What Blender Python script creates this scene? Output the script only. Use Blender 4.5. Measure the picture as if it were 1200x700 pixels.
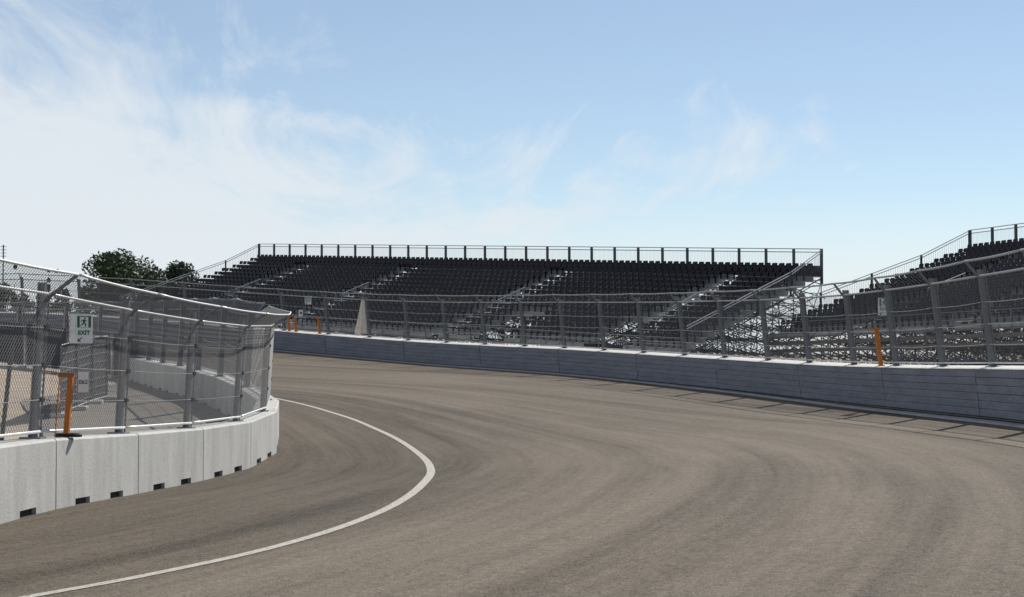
import bpy, bmesh, math, random
import numpy as np
from mathutils import Vector, Matrix, noise
from mathutils.bvhtree import BVHTree

for o in list(bpy.data.objects):
    bpy.data.objects.remove(o, do_unlink=True)
scene = bpy.context.scene
COL = scene.collection
R = random.Random(7)
rad = math.radians

# ------------------------------------------------------------------ camera
FPX, HOR, CAMZ = 1900.0, 412.0, 1.7           # focal length in photo pixels, horizon row, eye height
PITCH = math.atan((HOR - 350) / FPX)
cd = bpy.data.cameras.new('camera'); cam = bpy.data.objects.new('camera', cd); COL.objects.link(cam)
cd.sensor_width = 36; cd.lens = 36 * FPX / 1200; cd.clip_start = 0.1; cd.clip_end = 6000
cam.location = (0, 0, CAMZ); cam.rotation_euler = (math.pi / 2 + PITCH, 0, 0)
scene.camera = cam

# ------------------------------------------------------------------ sky, sun, exposure
SUN_AZ, SUN_EL = math.atan2(0.47, 0.88), rad(39)       # azimuth from +Y towards +X
w = bpy.data.worlds.new('World'); scene.world = w; w.use_nodes = True
nt = w.node_tree; N = nt.nodes; L = nt.links; N.clear()
out = N.new('ShaderNodeOutputWorld'); bg = N.new('ShaderNodeBackground'); bg.inputs[1].default_value = 0.095
sky = N.new('ShaderNodeTexSky'); sky.sky_type = 'NISHITA'; sky.sun_disc = False
sky.sun_elevation = SUN_EL; sky.sun_rotation = SUN_AZ; sky.altitude = 1200; sky.air_density = 1.0; sky.dust_density = 0.0; sky.ozone_density = 1.5
tc = N.new('ShaderNodeTexCoord')
sep = N.new('ShaderNodeSeparateXYZ'); L.new(tc.outputs['Generated'], sep.inputs[0])
def M(op, a, b=None, c=None, clamp=False):
    n = N.new('ShaderNodeMath'); n.operation = op; n.use_clamp = clamp
    for i, v in enumerate((a, b, c)):
        if v is None: continue
        if isinstance(v, (int, float)): n.inputs[i].default_value = v
        else: L.new(v, n.inputs[i])
    return n.outputs[0]
zc = M('MAXIMUM', sep.outputs[2], 0.0)
den = M('ADD', zc, 0.12)
px = M('DIVIDE', sep.outputs[0], den); py = M('DIVIDE', sep.outputs[1], den)
comb = N.new('ShaderNodeCombineXYZ'); L.new(px, comb.inputs[0]); L.new(py, comb.inputs[1])
def wnoise(scale, rot, stretch, detail, rough, dist, off=(0, 0, 0)):
    mp = N.new('ShaderNodeMapping'); mp.inputs['Rotation'].default_value = (0, 0, rad(rot)); mp.inputs['Scale'].default_value = stretch
    mp.inputs['Location'].default_value = off
    L.new(comb.outputs[0], mp.inputs[0])
    n = N.new('ShaderNodeTexNoise'); n.inputs['Scale'].default_value = scale; n.inputs['Detail'].default_value = detail
    n.inputs['Roughness'].default_value = rough; n.inputs['Distortion'].default_value = dist
    L.new(mp.outputs[0], n.inputs[0]); return n.outputs[0]
c1 = wnoise(0.55, 35, (1, 0.62, 1), 4, 0.5, 0.7, (3.1, 1.7, 0))          # where the cirrus lies
c2 = wnoise(1.9, 52, (1, 0.34, 1), 10, 0.62, 1.5, (0.4, 5.2, 0))          # its wisps
c3 = wnoise(7.0, 60, (1, 0.25, 1), 8, 0.6, 0.8, (1.4, 2.2, 0))
mixn = M('ADD', M('ADD', M('MULTIPLY', c1, 0.50), M('MULTIPLY', c2, 0.38)), M('MULTIPLY', c3, 0.12))
# the veil thickens low in the sky and towards the left
cov = M('ADD', mixn, M('MULTIPLY', sep.outputs[0], -0.44))
cov = M('ADD', cov, M('MULTIPLY', zc, -0.85))
mr = N.new('ShaderNodeMapRange'); mr.interpolation_type = 'SMOOTHSTEP'; L.new(cov, mr.inputs[0])
mr.inputs[1].default_value = 0.31; mr.inputs[2].default_value = 0.50
cl = M('MULTIPLY', mr.outputs[0], 0.92)
hz = N.new('ShaderNodeMapRange'); hz.interpolation_type = 'SMOOTHSTEP'; L.new(zc, hz.inputs[0])      # pale veil hugging the horizon
hz.inputs[1].default_value = 0.0; hz.inputs[2].default_value = 0.13; hz.inputs[3].default_value = 0.95; hz.inputs[4].default_value = 0.0
cl = M('MAXIMUM', M('MAXIMUM', cl, 0.17), hz.outputs[0])
mx = N.new('ShaderNodeMix'); mx.data_type = 'RGBA'; L.new(cl, mx.inputs[0]); L.new(sky.outputs[0], mx.inputs[6])
mx.inputs[7].default_value = (8.2, 8.75, 9.2, 1)
L.new(mx.outputs[2], bg.inputs[0]); L.new(bg.outputs[0], out.inputs[0])

sd = bpy.data.lights.new('sun', 'SUN'); sd.energy = 4.9; sd.angle = rad(0.5); sd.color = (1.0, 0.955, 0.89)
sun = bpy.data.objects.new('sun', sd); COL.objects.link(sun)
sdir = Vector((math.sin(SUN_AZ) * math.cos(SUN_EL), math.cos(SUN_AZ) * math.cos(SUN_EL), math.sin(SUN_EL)))
sun.rotation_euler = sdir.to_track_quat('Z', 'Y').to_euler(); sun.location = sdir * 200
vs = scene.view_settings; vs.view_transform = 'Standard'; vs.look = 'None'; vs.exposure = 0.0; vs.gamma = 1.0; vs.use_curve_mapping = False
scene.render.engine = 'CYCLES'; scene.cycles.max_bounces = 6

# ------------------------------------------------------------------ helpers
def ray(x, y):
    d = Vector((x - 600, FPX, 350 - y)).normalized()
    return Matrix.Rotation(PITCH, 3, 'X') @ d
def at(x, y, Y):                         # point on pixel ray at depth Y
    d = ray(x, y); return Vector((0, 0, CAMZ)) + d * (Y / d.y)

def mat(name, base, rough=0.7, metal=0.0, var=0.0, vscale=4.0, bump=0.0, bscale=40.0, streak=None, spec=0.5, col2=None, speck=0.0):
    m = bpy.data.materials.new(name); m.use_nodes = True
    t = m.node_tree; n = t.nodes; l = t.links; b = n['Principled BSDF']
    b.inputs['Roughness'].default_value = rough; b.inputs['Metallic'].default_value = metal
    b.inputs['Specular IOR Level'].default_value = spec
    b.inputs['Base Color'].default_value = (*base, 1)
    if var or col2 or speck:
        co = n.new('ShaderNodeTexCoord'); mp = n.new('ShaderNodeMapping'); l.new(co.outputs['Object'], mp.inputs[0])
        if streak: mp.inputs['Scale'].default_value = streak
        nz = n.new('ShaderNodeTexNoise'); nz.inputs['Scale'].default_value = vscale; nz.inputs['Detail'].default_value = 7; nz.inputs['Roughness'].default_value = 0.62
        l.new(mp.outputs[0], nz.inputs[0])
        cr = n.new('ShaderNodeValToRGB'); cr.color_ramp.elements[0].position = 0.3; cr.color_ramp.elements[1].position = 0.7
        lo = col2 if col2 else tuple(c * (1 - var) for c in base); hi = base if col2 else tuple(min(1, c * (1 + var)) for c in base)
        cr.color_ramp.elements[0].color = (*lo, 1); cr.color_ramp.elements[1].color = (*hi, 1)
        l.new(nz.outputs[0], cr.inputs[0]); src = cr.outputs[0]
        if speck:
            n2 = n.new('ShaderNodeTexNoise'); n2.inputs['Scale'].default_value = 26; n2.inputs['Detail'].default_value = 4; l.new(co.outputs['Object'], n2.inputs[0])
            c2r = n.new('ShaderNodeValToRGB'); c2r.color_ramp.elements[0].position = 0.38; c2r.color_ramp.elements[1].position = 0.5
            c2r.color_ramp.elements[0].color = (1 - speck,) * 3 + (1,); c2r.color_ramp.elements[1].color = (1, 1, 1, 1)
            l.new(n2.outputs[0], c2r.inputs[0])
            mm = n.new('ShaderNodeMix'); mm.data_type = 'RGBA'; mm.blend_type = 'MULTIPLY'; mm.inputs[0].default_value = 1
            l.new(src, mm.inputs[6]); l.new(c2r.outputs[0], mm.inputs[7]); src = mm.outputs[2]
        l.new(src, b.inputs['Base Color'])
    if bump:
        co2 = n.new('ShaderNodeTexCoord'); nb = n.new('ShaderNodeTexNoise'); nb.inputs['Scale'].default_value = bscale; nb.inputs['Detail'].default_value = 5
        l.new(co2.outputs['Object'], nb.inputs[0]); bp = n.new('ShaderNodeBump'); bp.inputs['Strength'].default_value = bump; bp.inputs['Distance'].default_value = 0.02
        l.new(nb.outputs[0], bp.inputs['Height']); l.new(bp.outputs[0], b.inputs['Normal'])
    return m

def asphalt(name, base, tint, streak_amt, patch_amt):
    """asphalt laid in lanes: streaks follow the UV map (U across the track, V along it, metres)"""
    m = bpy.data.materials.new(name); m.use_nodes = True
    t = m.node_tree; n = t.nodes; l = t.links; b = n['Principled BSDF']; b.inputs['Roughness'].default_value = 0.86
    b.inputs['Specular IOR Level'].default_value = 0.08
    uv = n.new('ShaderNodeUVMap'); ob = n.new('ShaderNodeTexCoord')
    def nz(src, sc, scale, det, ro, dist=0.0, loc=(0, 0, 0)):
        mp = n.new('ShaderNodeMapping'); mp.inputs['Scale'].default_value = sc; mp.inputs['Location'].default_value = loc; l.new(src, mp.inputs[0])
        k = n.new('ShaderNodeTexNoise'); k.inputs['Scale'].default_value = scale; k.inputs['Detail'].default_value = det; k.inputs['Roughness'].default_value = ro
        k.inputs['Distortion'].default_value = dist
        l.new(mp.outputs[0], k.inputs[0]); return k.outputs[0]
    def m2(op, a, c):
        k = n.new('ShaderNodeMath'); k.operation = op
        for i, v in enumerate((a, c)):
            if isinstance(v, (int, float)): k.inputs[i].default_value = v
            else: l.new(v, k.inputs[i])
        return k.outputs[0]
    s1 = nz(uv.outputs[0], (1.0, 0.035, 1), 1.1, 6, 0.68, 0.25)
    s2 = nz(uv.outputs[0], (1.0, 0.02, 1), 4.2, 5, 0.7, 0.1, (7, 2, 0))
    s3 = nz(uv.outputs[0], (1.0, 0.022, 1), 0.75, 3, 0.55, 0.4, (1, 4, 0))
    sx = n.new('ShaderNodeSeparateXYZ'); l.new(uv.outputs[0], sx.inputs[0])
    p = nz(uv.outputs[0], (1, 0.35, 1), 0.16, 5, 0.6, 0.6, (2, 9, 0))
    g = nz(ob.outputs['Object'], (1, 1, 1), 55, 2, 0.7)
    g2 = nz(ob.outputs['Object'], (1, 1, 1), 17, 3, 0.75)
    g3 = nz(ob.outputs['Object'], (1, 1, 1), 4.5, 4, 0.75)
    def ramp(src, a, c):                       # smooth 0..1 between a and c
        k = n.new('ShaderNodeMapRange'); k.interpolation_type = 'SMOOTHSTEP'; k.inputs[1].default_value = a; k.inputs[2].default_value = c; l.new(src, k.inputs[0]); return k.outputs[0]
    v = m2('ADD', m2('MULTIPLY', m2('SUBTRACT', s1, 0.5), streak_amt), m2('MULTIPLY', m2('SUBTRACT', s2, 0.5), streak_amt * 0.7))
    v = m2('SUBTRACT', v, m2('MULTIPLY', ramp(s3, 0.50, 0.66), 0.27))          # rubbered lines round the bend
    v = m2('SUBTRACT', v, m2('MULTIPLY', m2('MULTIPLY', ramp(s2, 0.58, 0.70), ramp(p, 0.42, 0.6)), 0.22))
    v = m2('ADD', v, m2('MULTIPLY', m2('SUBTRACT', p, 0.5), patch_amt))
    v = m2('ADD', v, m2('MULTIPLY', m2('SUBTRACT', g, 0.5), 3.2))
    v = m2('ADD', v, m2('MULTIPLY', m2('SUBTRACT', g2, 0.5), 1.7))
    v = m2('ADD', v, m2('MULTIPLY', m2('SUBTRACT', g3, 0.5), 0.7))
    lane = m2('ADD', m2('MULTIPLY', ramp(m2('ADD', sx.outputs[0], m2('MULTIPLY', s1, 1.2)), 45.6, 48.2), 0.20), 0.82)     # older paving inside the line
    v = m2('MULTIPLY', m2('MAXIMUM', m2('ADD', v, 1.08), 0.25), lane)
    mm = n.new('ShaderNodeMix'); mm.data_type = 'RGBA'
    mm.inputs[6].default_value = (*base, 1); mm.inputs[7].default_value = (*tint, 1)
    l.new(p, mm.inputs[0])
    vm = n.new('ShaderNodeVectorMath'); vm.operation = 'SCALE'; l.new(mm.outputs[2], vm.inputs[0]); l.new(v, vm.inputs['Scale'])
    l.new(vm.outputs[0], b.inputs['Base Color'])
    bp = n.new('ShaderNodeBump'); bp.inputs['Strength'].default_value = 0.5; bp.inputs['Distance'].default_value = 0.012
    l.new(g, bp.inputs['Height']); l.new(bp.outputs[0], b.inputs['Normal'])
    return m

MT = dict(
    asphalt=asphalt('asphalt', (0.124, 0.104, 0.081), (0.156, 0.129, 0.096), 1.15, 0.85),
    service=mat('service_asphalt', (0.19, 0.168, 0.14), 0.9, var=0.16, vscale=0.8, bump=0.3, bscale=30),
    sand=mat('sandy_gravel', (0.40, 0.32, 0.235), 0.95, var=0.22, vscale=0.7, bump=0.6, bscale=9, speck=0.25),
    earth=mat('dry_earth', (0.26, 0.21, 0.15), 0.95, var=0.25, vscale=0.4, bump=0.5, bscale=3),
    paint=mat('white_road_paint', (0.58, 0.53, 0.455), 0.8, col2=(0.40, 0.36, 0.30), vscale=9, speck=0.45),
    block=mat('precast_concrete', (0.515, 0.505, 0.47), 0.85, var=0.19, vscale=2.2, streak=(1, 1, 0.22), bump=0.25, bscale=35, speck=0.13),
    wallc=mat('wall_concrete', (0.62, 0.60, 0.56), 0.85, var=0.15, vscale=2.0, bump=0.2, bscale=30, speck=0.12),
    gap=mat('dark_void', (0.012, 0.012, 0.013), 0.9),
    tube=mat('barrier_steel', (0.205, 0.222, 0.275), 0.55, 0.25, var=0.22, vscale=1.3, streak=(0.6, 0.6, 3.0), speck=0.35),
    steel=mat('galvanised_steel', (0.20, 0.208, 0.22), 0.6, 0.35, var=0.2, vscale=9),
    steel2=mat('new_galvanised_steel', (0.22, 0.225, 0.235), 0.55, 0.35, var=0.3, vscale=14),
    rail=mat('galvanised_rail', (0.62, 0.62, 0.61), 0.42, 0.35, var=0.1, vscale=12),
    wire=mat('mesh_wire', (0.17, 0.175, 0.18), 0.65, 0.3),
    wirei=mat('new_mesh_wire', (0.125, 0.125, 0.125), 0.6, 0.3),
    cable=mat('steel_cable', (0.42, 0.42, 0.42), 0.6, 0.3),
    kerb=mat('kerb_concrete', (0.30, 0.30, 0.32), 0.85, var=0.2, vscale=1.5),
    clamp=mat('black_clamp', (0.02, 0.02, 0.022), 0.6),
    seat=mat('navy_seat_plastic', (0.006, 0.007, 0.016), 0.55, var=0.3, vscale=0.5, spec=0.25),
    deck=mat('deck_steel', (0.27, 0.28, 0.29), 0.6, 0.3, var=0.2, vscale=1.2),
    riser=mat('riser_board', (0.36, 0.35, 0.34), 0.7, var=0.3, vscale=1.5),
    step=mat('aluminium_step', (0.66, 0.65, 0.62), 0.45, 0.3),
    scaf=mat('scaffold_tube', (0.11, 0.113, 0.118), 0.6, 0.4),
    dark=mat('dark_steel_post', (0.055, 0.06, 0.068), 0.55, 0.3),
    kick=mat('weathered_timber', (0.17, 0.14, 0.11), 0.85, var=0.3, vscale=2, streak=(0.2, 0.2, 2)),
    orange=mat('orange_paint', (0.50, 0.15, 0.014), 0.55, var=0.18, vscale=7),
    white=mat('sign_white', (0.80, 0.80, 0.79), 0.5, var=0.04, vscale=6),
    grey=mat('sign_grey', (0.42, 0.42, 0.44), 0.5),
    green=mat('sign_green', (0.012, 0.13, 0.035), 0.5),
    black=mat('sign_black', (0.012, 0.012, 0.012), 0.5),
    rubber=mat('rubber_and_notch_shade', (0.018, 0.018, 0.018), 0.8),  # real rubber parts, and the painted shade of the block notches
    cloth=mat('beige_canvas', (0.66, 0.61, 0.52), 0.9, var=0.18, vscale=5, streak=(3, 3, 0.4)),
    screen=mat('charcoal_screen_cloth', (0.075, 0.076, 0.085), 0.9, var=0.3, vscale=3),
    bark=mat('bark', (0.07, 0.05, 0.035), 0.9),
)
def leafmat(name, a, b):
    m = mat(name, a, 0.6, col2=b, vscale=1.1); return m
MT['leaf'] = leafmat('leaf_green', (0.050, 0.082, 0.022), (0.026, 0.048, 0.014))
MT['leafd'] = leafmat('leaf_dark', (0.034, 0.056, 0.022), (0.018, 0.033, 0.013))

WL = {}
def wl(o): return WL.get(o.name, Vector((0, 0, 0)))
def props(o, label=None, cat=None, group=None, kind=None):
    if label: o['label'] = label
    if cat: o['category'] = cat
    if group: o['group'] = group
    if kind: o['kind'] = kind
    return o
def thing(name, loc, label, cat, group=None):
    o = bpy.data.objects.new(name, None); COL.objects.link(o); o.empty_display_size = 0.2
    o.location = loc; WL[o.name] = Vector(loc); return props(o, label, cat, group)

class MB:
    def __init__(s): s.v = []; s.f = []; s.uv = None
    def add(s, vs_, fs):
        k = len(s.v); s.v.extend(Vector(v) for v in vs_); s.f.extend(tuple(i + k for i in f) for f in fs); return s
    def box(s, c, ax, ay, az, hx, hy, hz):      # centre, unit axes, half sizes
        c = Vector(c); P = []
        for sx in (-1, 1):
            for sy in (-1, 1):
                for sz in (-1, 1): P.append(c + ax * hx * sx + ay * hy * sy + az * hz * sz)
        return s.add(P, [(0, 1, 3, 2), (4, 6, 7, 5), (0, 4, 5, 1), (2, 3, 7, 6), (0, 2, 6, 4), (1, 5, 7, 3)])
    def bar(s, a, b, r, n=4, cap=True):
        a = Vector(a); b = Vector(b); d = (b - a)
        if d.length < 1e-6: return s
        d.normalize(); q = d.orthogonal().normalized(); p = d.cross(q); P = []
        for e in (a, b):
            for i in range(n):
                t = 2 * math.pi * (i + 0.5) / n; P.append(e + (q * math.cos(t) + p * math.sin(t)) * r)
        F = [(i, (i + 1) % n, n + (i + 1) % n, n + i) for i in range(n)]
        if cap: F += [tuple(range(n))[::-1], tuple(range(n, 2 * n))]
        return s.add(P, F)
    def path(s, pts, r, n=6):
        pts = [Vector(p) for p in pts]; P = []; m = len(pts)
        for i, p in enumerate(pts):
            d = (pts[min(i + 1, m - 1)] - pts[max(i - 1, 0)]).normalized()
            q = d.cross(Vector((0, 0, 1)));
            if q.length < 1e-3: q = d.orthogonal()
            q.normalize(); e = d.cross(q); rr = r[i] if isinstance(r, (list, tuple)) else r
            for k in range(n):
                t = 2 * math.pi * k / n; P.append(p + (q * math.cos(t) + e * math.sin(t)) * rr)
        F = [(i * n + k, i * n + (k + 1) % n, (i + 1) * n + (k + 1) % n, (i + 1) * n + k) for i in range(m - 1) for k in range(n)]
        F += [tuple(range(n))[::-1], tuple(range((m - 1) * n, m * n))]
        return s.add(P, F)
    def sweep(s, frames, prof, closed=True):    # frames: list of (origin, axis_a, axis_b); prof: [(a,b)]
        P = []; n = len(prof); m = len(frames)
        for o, a, b in frames:
            for (x, y) in prof: P.append(Vector(o) + a * x + b * y)
        F = [(i * n + k, i * n + (k + 1) % n, (i + 1) * n + (k + 1) % n, (i + 1) * n + k) for i in range(m - 1) for k in range(n if closed else n - 1)]
        if closed: F += [tuple(range(n))[::-1], tuple(range((m - 1) * n, m * n))]
        return s.add(P, F)
    def build(s, name, material, parent=None, smooth=False, kind=None, fix=True, bevel=0):
        off = wl(parent) if parent is not None else Vector((0, 0, 0))
        me = bpy.data.meshes.new(name); me.from_pydata([v - off for v in s.v], [], s.f); me.update()
        if fix:
            bm = bmesh.new(); bm.from_mesh(me); bmesh.ops.recalc_face_normals(bm, faces=bm.faces)
            if bevel: bmesh.ops.bevel(bm, geom=[e for e in bm.edges if e.is_manifold and e.calc_face_angle(0) > 0.6], offset=bevel, segments=1, affect='EDGES')
            bm.to_mesh(me); bm.free()
        if smooth:
            for p in me.polygons: p.use_smooth = True
        me.materials.append(MT[material])
        o = bpy.data.objects.new(name, me); COL.objects.link(o); o.parent = parent; WL[o.name] = off
        if kind: o['kind'] = kind
        return o
X_, Y_, Z_ = Vector((1, 0, 0)), Vector((0, 1, 0)), Vector((0, 0, 1))

# ------------------------------------------------------------------ the plan of the bend
# outer wall (post line), from fence posts 4 m apart walked along their pixel rays
xs = [1170, 1111, 1055.7, 1005.7, 953, 904.4, 853.4, 806, 757.8, 711.4, 664.6, 618, 571.4, 526, 481, 435.6, 387]
rowx = [30, 96, 159, 220, 278, 335, 400, 510, 679, 776, 875, 980, 1088, 1200]
rowy = [388, 391, 395, 400, 405.5, 410.5, 416.7, 426.6, 438.6, 448, 458, 470, 481, 492]
def zrow(x, Y): return CAMZ + (HOR - float(np.interp(x, rowx, rowy))) * Y / FPX
P = [(11.7, 39.0)]
for x in xs[1:]:
    r = (x - 600) / FPX; a = 1 + r * r; X0, Y0 = P[-1]; b = -2 * (X0 * r + Y0); c = X0 * X0 + Y0 * Y0 - 16
    Y1 = (-b + math.sqrt(b * b - 4 * a * c)) / (2 * a); P.append((r * Y1, Y1))
OUTER = [(11.0, -33, 0.30), (11.3, -20, 0.30), (11.5, -8, 0.30), (11.7, 4, 0.30), (11.8, 15, 0.27), (11.83, 23, 0.22), (11.82, 31, 0.17), (11.80, 35, 0.14)]
OUTER += [(p[0], p[1], zrow(600 + FPX * p[0] / p[1], p[1])) for p in P]
for (X, Y) in [(-13.9, 99.9), (-17.2, 102.1), (-20.7, 104.0), (-24.4, 105.5), (-28.2, 106.6), (-32.2, 107.2), (-36.2, 107.4), (-44, 107.0), (-52, 105.8), (-60, 104)]:
    OUTER.append((X, Y, zrow(600 + FPX * X / Y, Y)))
def zin(Y): return float(np.interp(Y, [-33, 0, 14, 22.9, 26.9, 30.9, 34.8, 38.6, 42.4, 46, 51, 57, 63, 70, 76, 82, 90], [-0.25, -0.3, -0.42, -0.53, -0.66, -0.76, -0.80, -0.74, -0.60, -0.36, -0.02, 0.16, 0.28, 0.45, 0.62, 0.8, 1.0]))
INNER = [(-6.9, -33), (-6.85, -20), (-6.82, -8), (-6.80, 2), (-6.75, 8.9), (-6.66, 14.9), (-6.56, 18.9), (-6.42, 22.9), (-6.18, 26.9), (-5.86, 30.9), (-5.60, 34.8), (-5.62, 38.6), (-6.05, 42.4), (-7.1, 46.1), (-8.5, 49.8), (-9.9, 53.5), (-11.3, 57.3), (-12.7, 61.0), (-14.1, 64.8), (-15.5, 68.5), (-17.0, 72.2), (-18.8, 75.8), (-21.2, 79.0), (-24.2, 81.6), (-27.7, 83.5), (-31.5, 84.8), (-35.4, 85.6), (-44, 86.3), (-60, 86)]
def spline(pts, per=8):
    pts = [np.array(p, float) for p in pts]; out_ = []
    for i in range(len(pts) - 1):
        p0 = pts[max(i - 1, 0)]; p1 = pts[i]; p2 = pts[i + 1]; p3 = pts[min(i + 2, len(pts) - 1)]
        # chordal tangents keep uneven spacing smooth
        d1 = np.linalg.norm(p2[:2] - p1[:2]); d0 = max(np.linalg.norm(p1[:2] - p0[:2]), 1e-6); d2 = max(np.linalg.norm(p3[:2] - p2[:2]), 1e-6)
        m1 = (p2 - p0) / (d0 + d1) * d1 if i > 0 else p2 - p1
        m2_ = (p3 - p1) / (d1 + d2) * d1 if i < len(pts) - 2 else p2 - p1
        for k in range(per):
            t = k / per; out_.append((2*t**3-3*t**2+1)*p1 + (t**3-2*t**2+t)*m1 + (-2*t**3+3*t**2)*p2 + (t**3-t**2)*m2_)
    out_.append(pts[-1]); return out_
OC = spline(OUTER); IC = spline([(x, y, zin(y)) for x, y in INNER])
class Curve:
    def __init__(s, pts):
        s.p = np.array(pts); d = np.linalg.norm(np.diff(s.p[:, :2], axis=0), axis=1); s.s = np.concatenate([[0], np.cumsum(d)]); s.len = s.s[-1]
    def pos(s, t): return Vector([float(np.interp(t, s.s, s.p[:, k])) for k in range(3)])
    def tan(s, t):
        v = s.pos(min(t + 0.4, s.len)) - s.pos(max(t - 0.4, 0)); v.z = 0; return v.normalized()
    def near(s, x, y): return float(s.s[np.argmin((s.p[:, 0] - x) ** 2 + (s.p[:, 1] - y) ** 2)])
    def rayx(s, x, lo=0):                   # arc length where the pixel column x crosses
        v = s.p[:, 0] - (x - 600) / FPX * s.p[:, 1]
        for i in range(len(v) - 1):
            if s.s[i] >= lo and s.p[i, 1] > 5 and v[i] * v[i + 1] <= 0 and v[i] != v[i + 1]:
                return float(s.s[i] + (s.s[i + 1] - s.s[i]) * v[i] / (v[i] - v[i + 1]))
OUT, INN = Curve(OC), Curve(IC)
def side(t): return Vector((t.y, -t.x, 0))   # right of the heading = outwards on the bend

# ------------------------------------------------------------------ ground sheets
MATCH = [(-33, -33), (-8, -8), (8.9, 12), (18.9, 25), (26.9, 36), (34.8, 47), (42.4, 60), (49.8, 72), (57.3, 82), (64.8, 91), (72.2, 97.5)]
kin = [INN.near(*min(INNER, key=lambda q: abs(q[1] - a) + (100 if q[0] < -22 else 0))) for a, b in MATCH]
def near_outer_y(b):
    i = int(np.argmin(np.abs(OUT.p[:, 1] - b) + (OUT.p[:, 0] < -14) * 100)); return float(OUT.s[i])
kou = [near_outer_y(b) for a, b in MATCH]
kin += [INN.near(-21.2, 79), INN.near(-27.7, 83.5), INN.near(-35.4, 85.6), INN.len]
kou += [OUT.near(-17.2, 102.1), OUT.near(-26, 106), OUT.near(-36.2, 107.4), OUT.len]
NU, NV = 36, 260
tv = []; tf = []; tuv = []
for j in range(NV + 1):
    a = INN.len * j / NV; b = float(np.interp(a, kin, kou)); pi = INN.pos(a); po = OUT.pos(b)
    pi = pi - side(INN.tan(a)) * 0.25; po = po + side(OUT.tan(b)) * 0.3
    wd = (po - pi).length
    for i in range(NU + 1):
        u = i / NU; p = pi.lerp(po, u); p.z = pi.z + (po.z - pi.z) * (u ** 1.12); tv.append(p); tuv.append((math.hypot(p.x + 47, p.y - 32), math.atan2(p.y - 32, p.x + 47) * 55))
for j in range(NV):
    for i in range(NU):
        k = j * (NU + 1) + i; tf.append((k, k + 1, k + NU + 2, k + NU + 1))
me = bpy.data.meshes.new('road'); me.from_pydata(tv, [], tf)
uvl = me.uv_layers.new(name='UVMap')
for lp in me.loops: uvl.data[lp.index].uv = tuv[lp.vertex_index]
for p in me.polygons: p.use_smooth = True
me.materials.append(MT['asphalt']); road = bpy.data.objects.new('road', me); COL.objects.link(road)
props(road, 'banked taupe asphalt race track sweeping left between the barriers', None, None, 'structure')
bvh = BVHTree.FromPolygons([Vector(v) for v in tv], tf)
def hit(x, y):
    h = bvh.ray_cast(Vector((0, 0, CAMZ)), ray(x, y)); return h[0]
def zsand(X, Y): return zin(Y) + 0.10 * max(0.0, -X - 15.5) * min(1.0, max(0.0, (84 - Y) / 12)) * min(1.0, max(0.0, (Y - 38) / 20))
def zroad(x, y):
    h = bvh.ray_cast(Vector((x, y, 50)), Vector((0, 0, -1))); return h[0].z if h[0] else 0

# infield inside the bend, verge outside it, and the plain that reaches the horizon
s = MB(); NI = 60; rows_ = []
for j in range(NI + 1):
    Y = -33 + (85.2 + 33) * j / NI
    i = int(np.argmin(np.abs(INN.p[:, 1] - Y))); xi = INN.p[i, 0]
    for q in range(33):
        u = (q / 32) ** 1.5; X = (xi - 0.28) * (1 - u) + (-75) * u
        s.v.append(Vector((X, Y, zsand(X, Y) - 0.004 + 0.10 * u * noise.noise((X * 0.2, Y * 0.2, 0)))))
for j in range(NI):
    for q in range(32):
        k = j * 33 + q; s.f.append((k, k + 1, k + 34, k + 33))
props(s.build('infield_ground', 'sand', smooth=True), 'pale sandy infield ground inside the bend', None, None, 'structure')
s = MB(); n_ = 0
for j in range(0, 121):
    a = OUT.len * j / 120; p = OUT.pos(a); nn = side(OUT.tan(a))
    for k, (d, dz) in enumerate([(0.75, 0.1), (4, 0.2), (14, -0.2), (34, -1.2), (60, -2.4), (90, -4.5)]):
        q = p + nn * d; s.v.append(Vector((q.x, q.y, p.z + dz)))
for j in range(120):
    for k in range(5):
        i = j * 6 + k; s.f.append((i, i + 1, i + 7, i + 6))
props(s.build('verge', 'earth', smooth=True), 'dry earth verge behind the outer barrier', None, None, 'structure')
s = MB().add([(-2500, -800, -2.6), (2500, -800, -2.6), (2500, 3500, -2.6), (-2500, 3500, -2.6)], [(0, 1, 2, 3)])
props(s.build('ground', 'earth', fix=False), 'flat dry plain reaching the horizon', None, None, 'structure')
# service lane beside the far run of the inner wall
s = MB(); a0, a1 = INN.near(-5.6, 36), INN.near(-18.8, 75.8)
for j in range(31):
    a = a0 + (a1 - a0) * j / 30; p = INN.pos(a); nn = side(INN.tan(a))
    for d in (0.3, 2.2, 4.2, 6.0):
        q = p - nn * d; s.v.append(Vector((q.x, q.y, zin(min(q.y, 84)) + 0.05)))
for j in range(30):
    for k in range(3):
        i = j * 4 + k; s.f.append((i, i + 1, i + 5, i + 4))
props(s.build('service_lane', 'service', smooth=True), 'grey asphalt service lane inside the far inner wall', None, None, 'structure')

# white edge line
LINE = [(-90, 722), (50, 697), (160, 677), (300, 647), (400, 618), (462, 592), (494, 569), (505, 551), (492, 533), (462, 513), (420, 494), (380, 481), (337, 470)]
hp = [hit(x, y) for x, y in LINE]; hp = [p for p in hp if p]
lp = spline([(p.x, p.y) for p in hp], 10)
d_ = lp[-1] - lp[-8]; lp += [lp[-1] + d_ * k * 0.6 for k in range(1, 6)]
s = MB()
for i, p in enumerate(lp):
    t = lp[min(i + 1, len(lp) - 1)] - lp[max(i - 1, 0)]; t = t / np.linalg.norm(t)
    for sgn in (-1, 0, 1):
        x, y = p[0] + t[1] * 0.075 * sgn, p[1] - t[0] * 0.075 * sgn; s.v.append(Vector((x, y, zroad(x, y) + 0.006)))
for i in range(len(lp) - 1):
    for k in (0, 1): s.f.append((i * 3 + k, i * 3 + k + 1, i * 3 + k + 4, i * 3 + k + 3))
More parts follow.
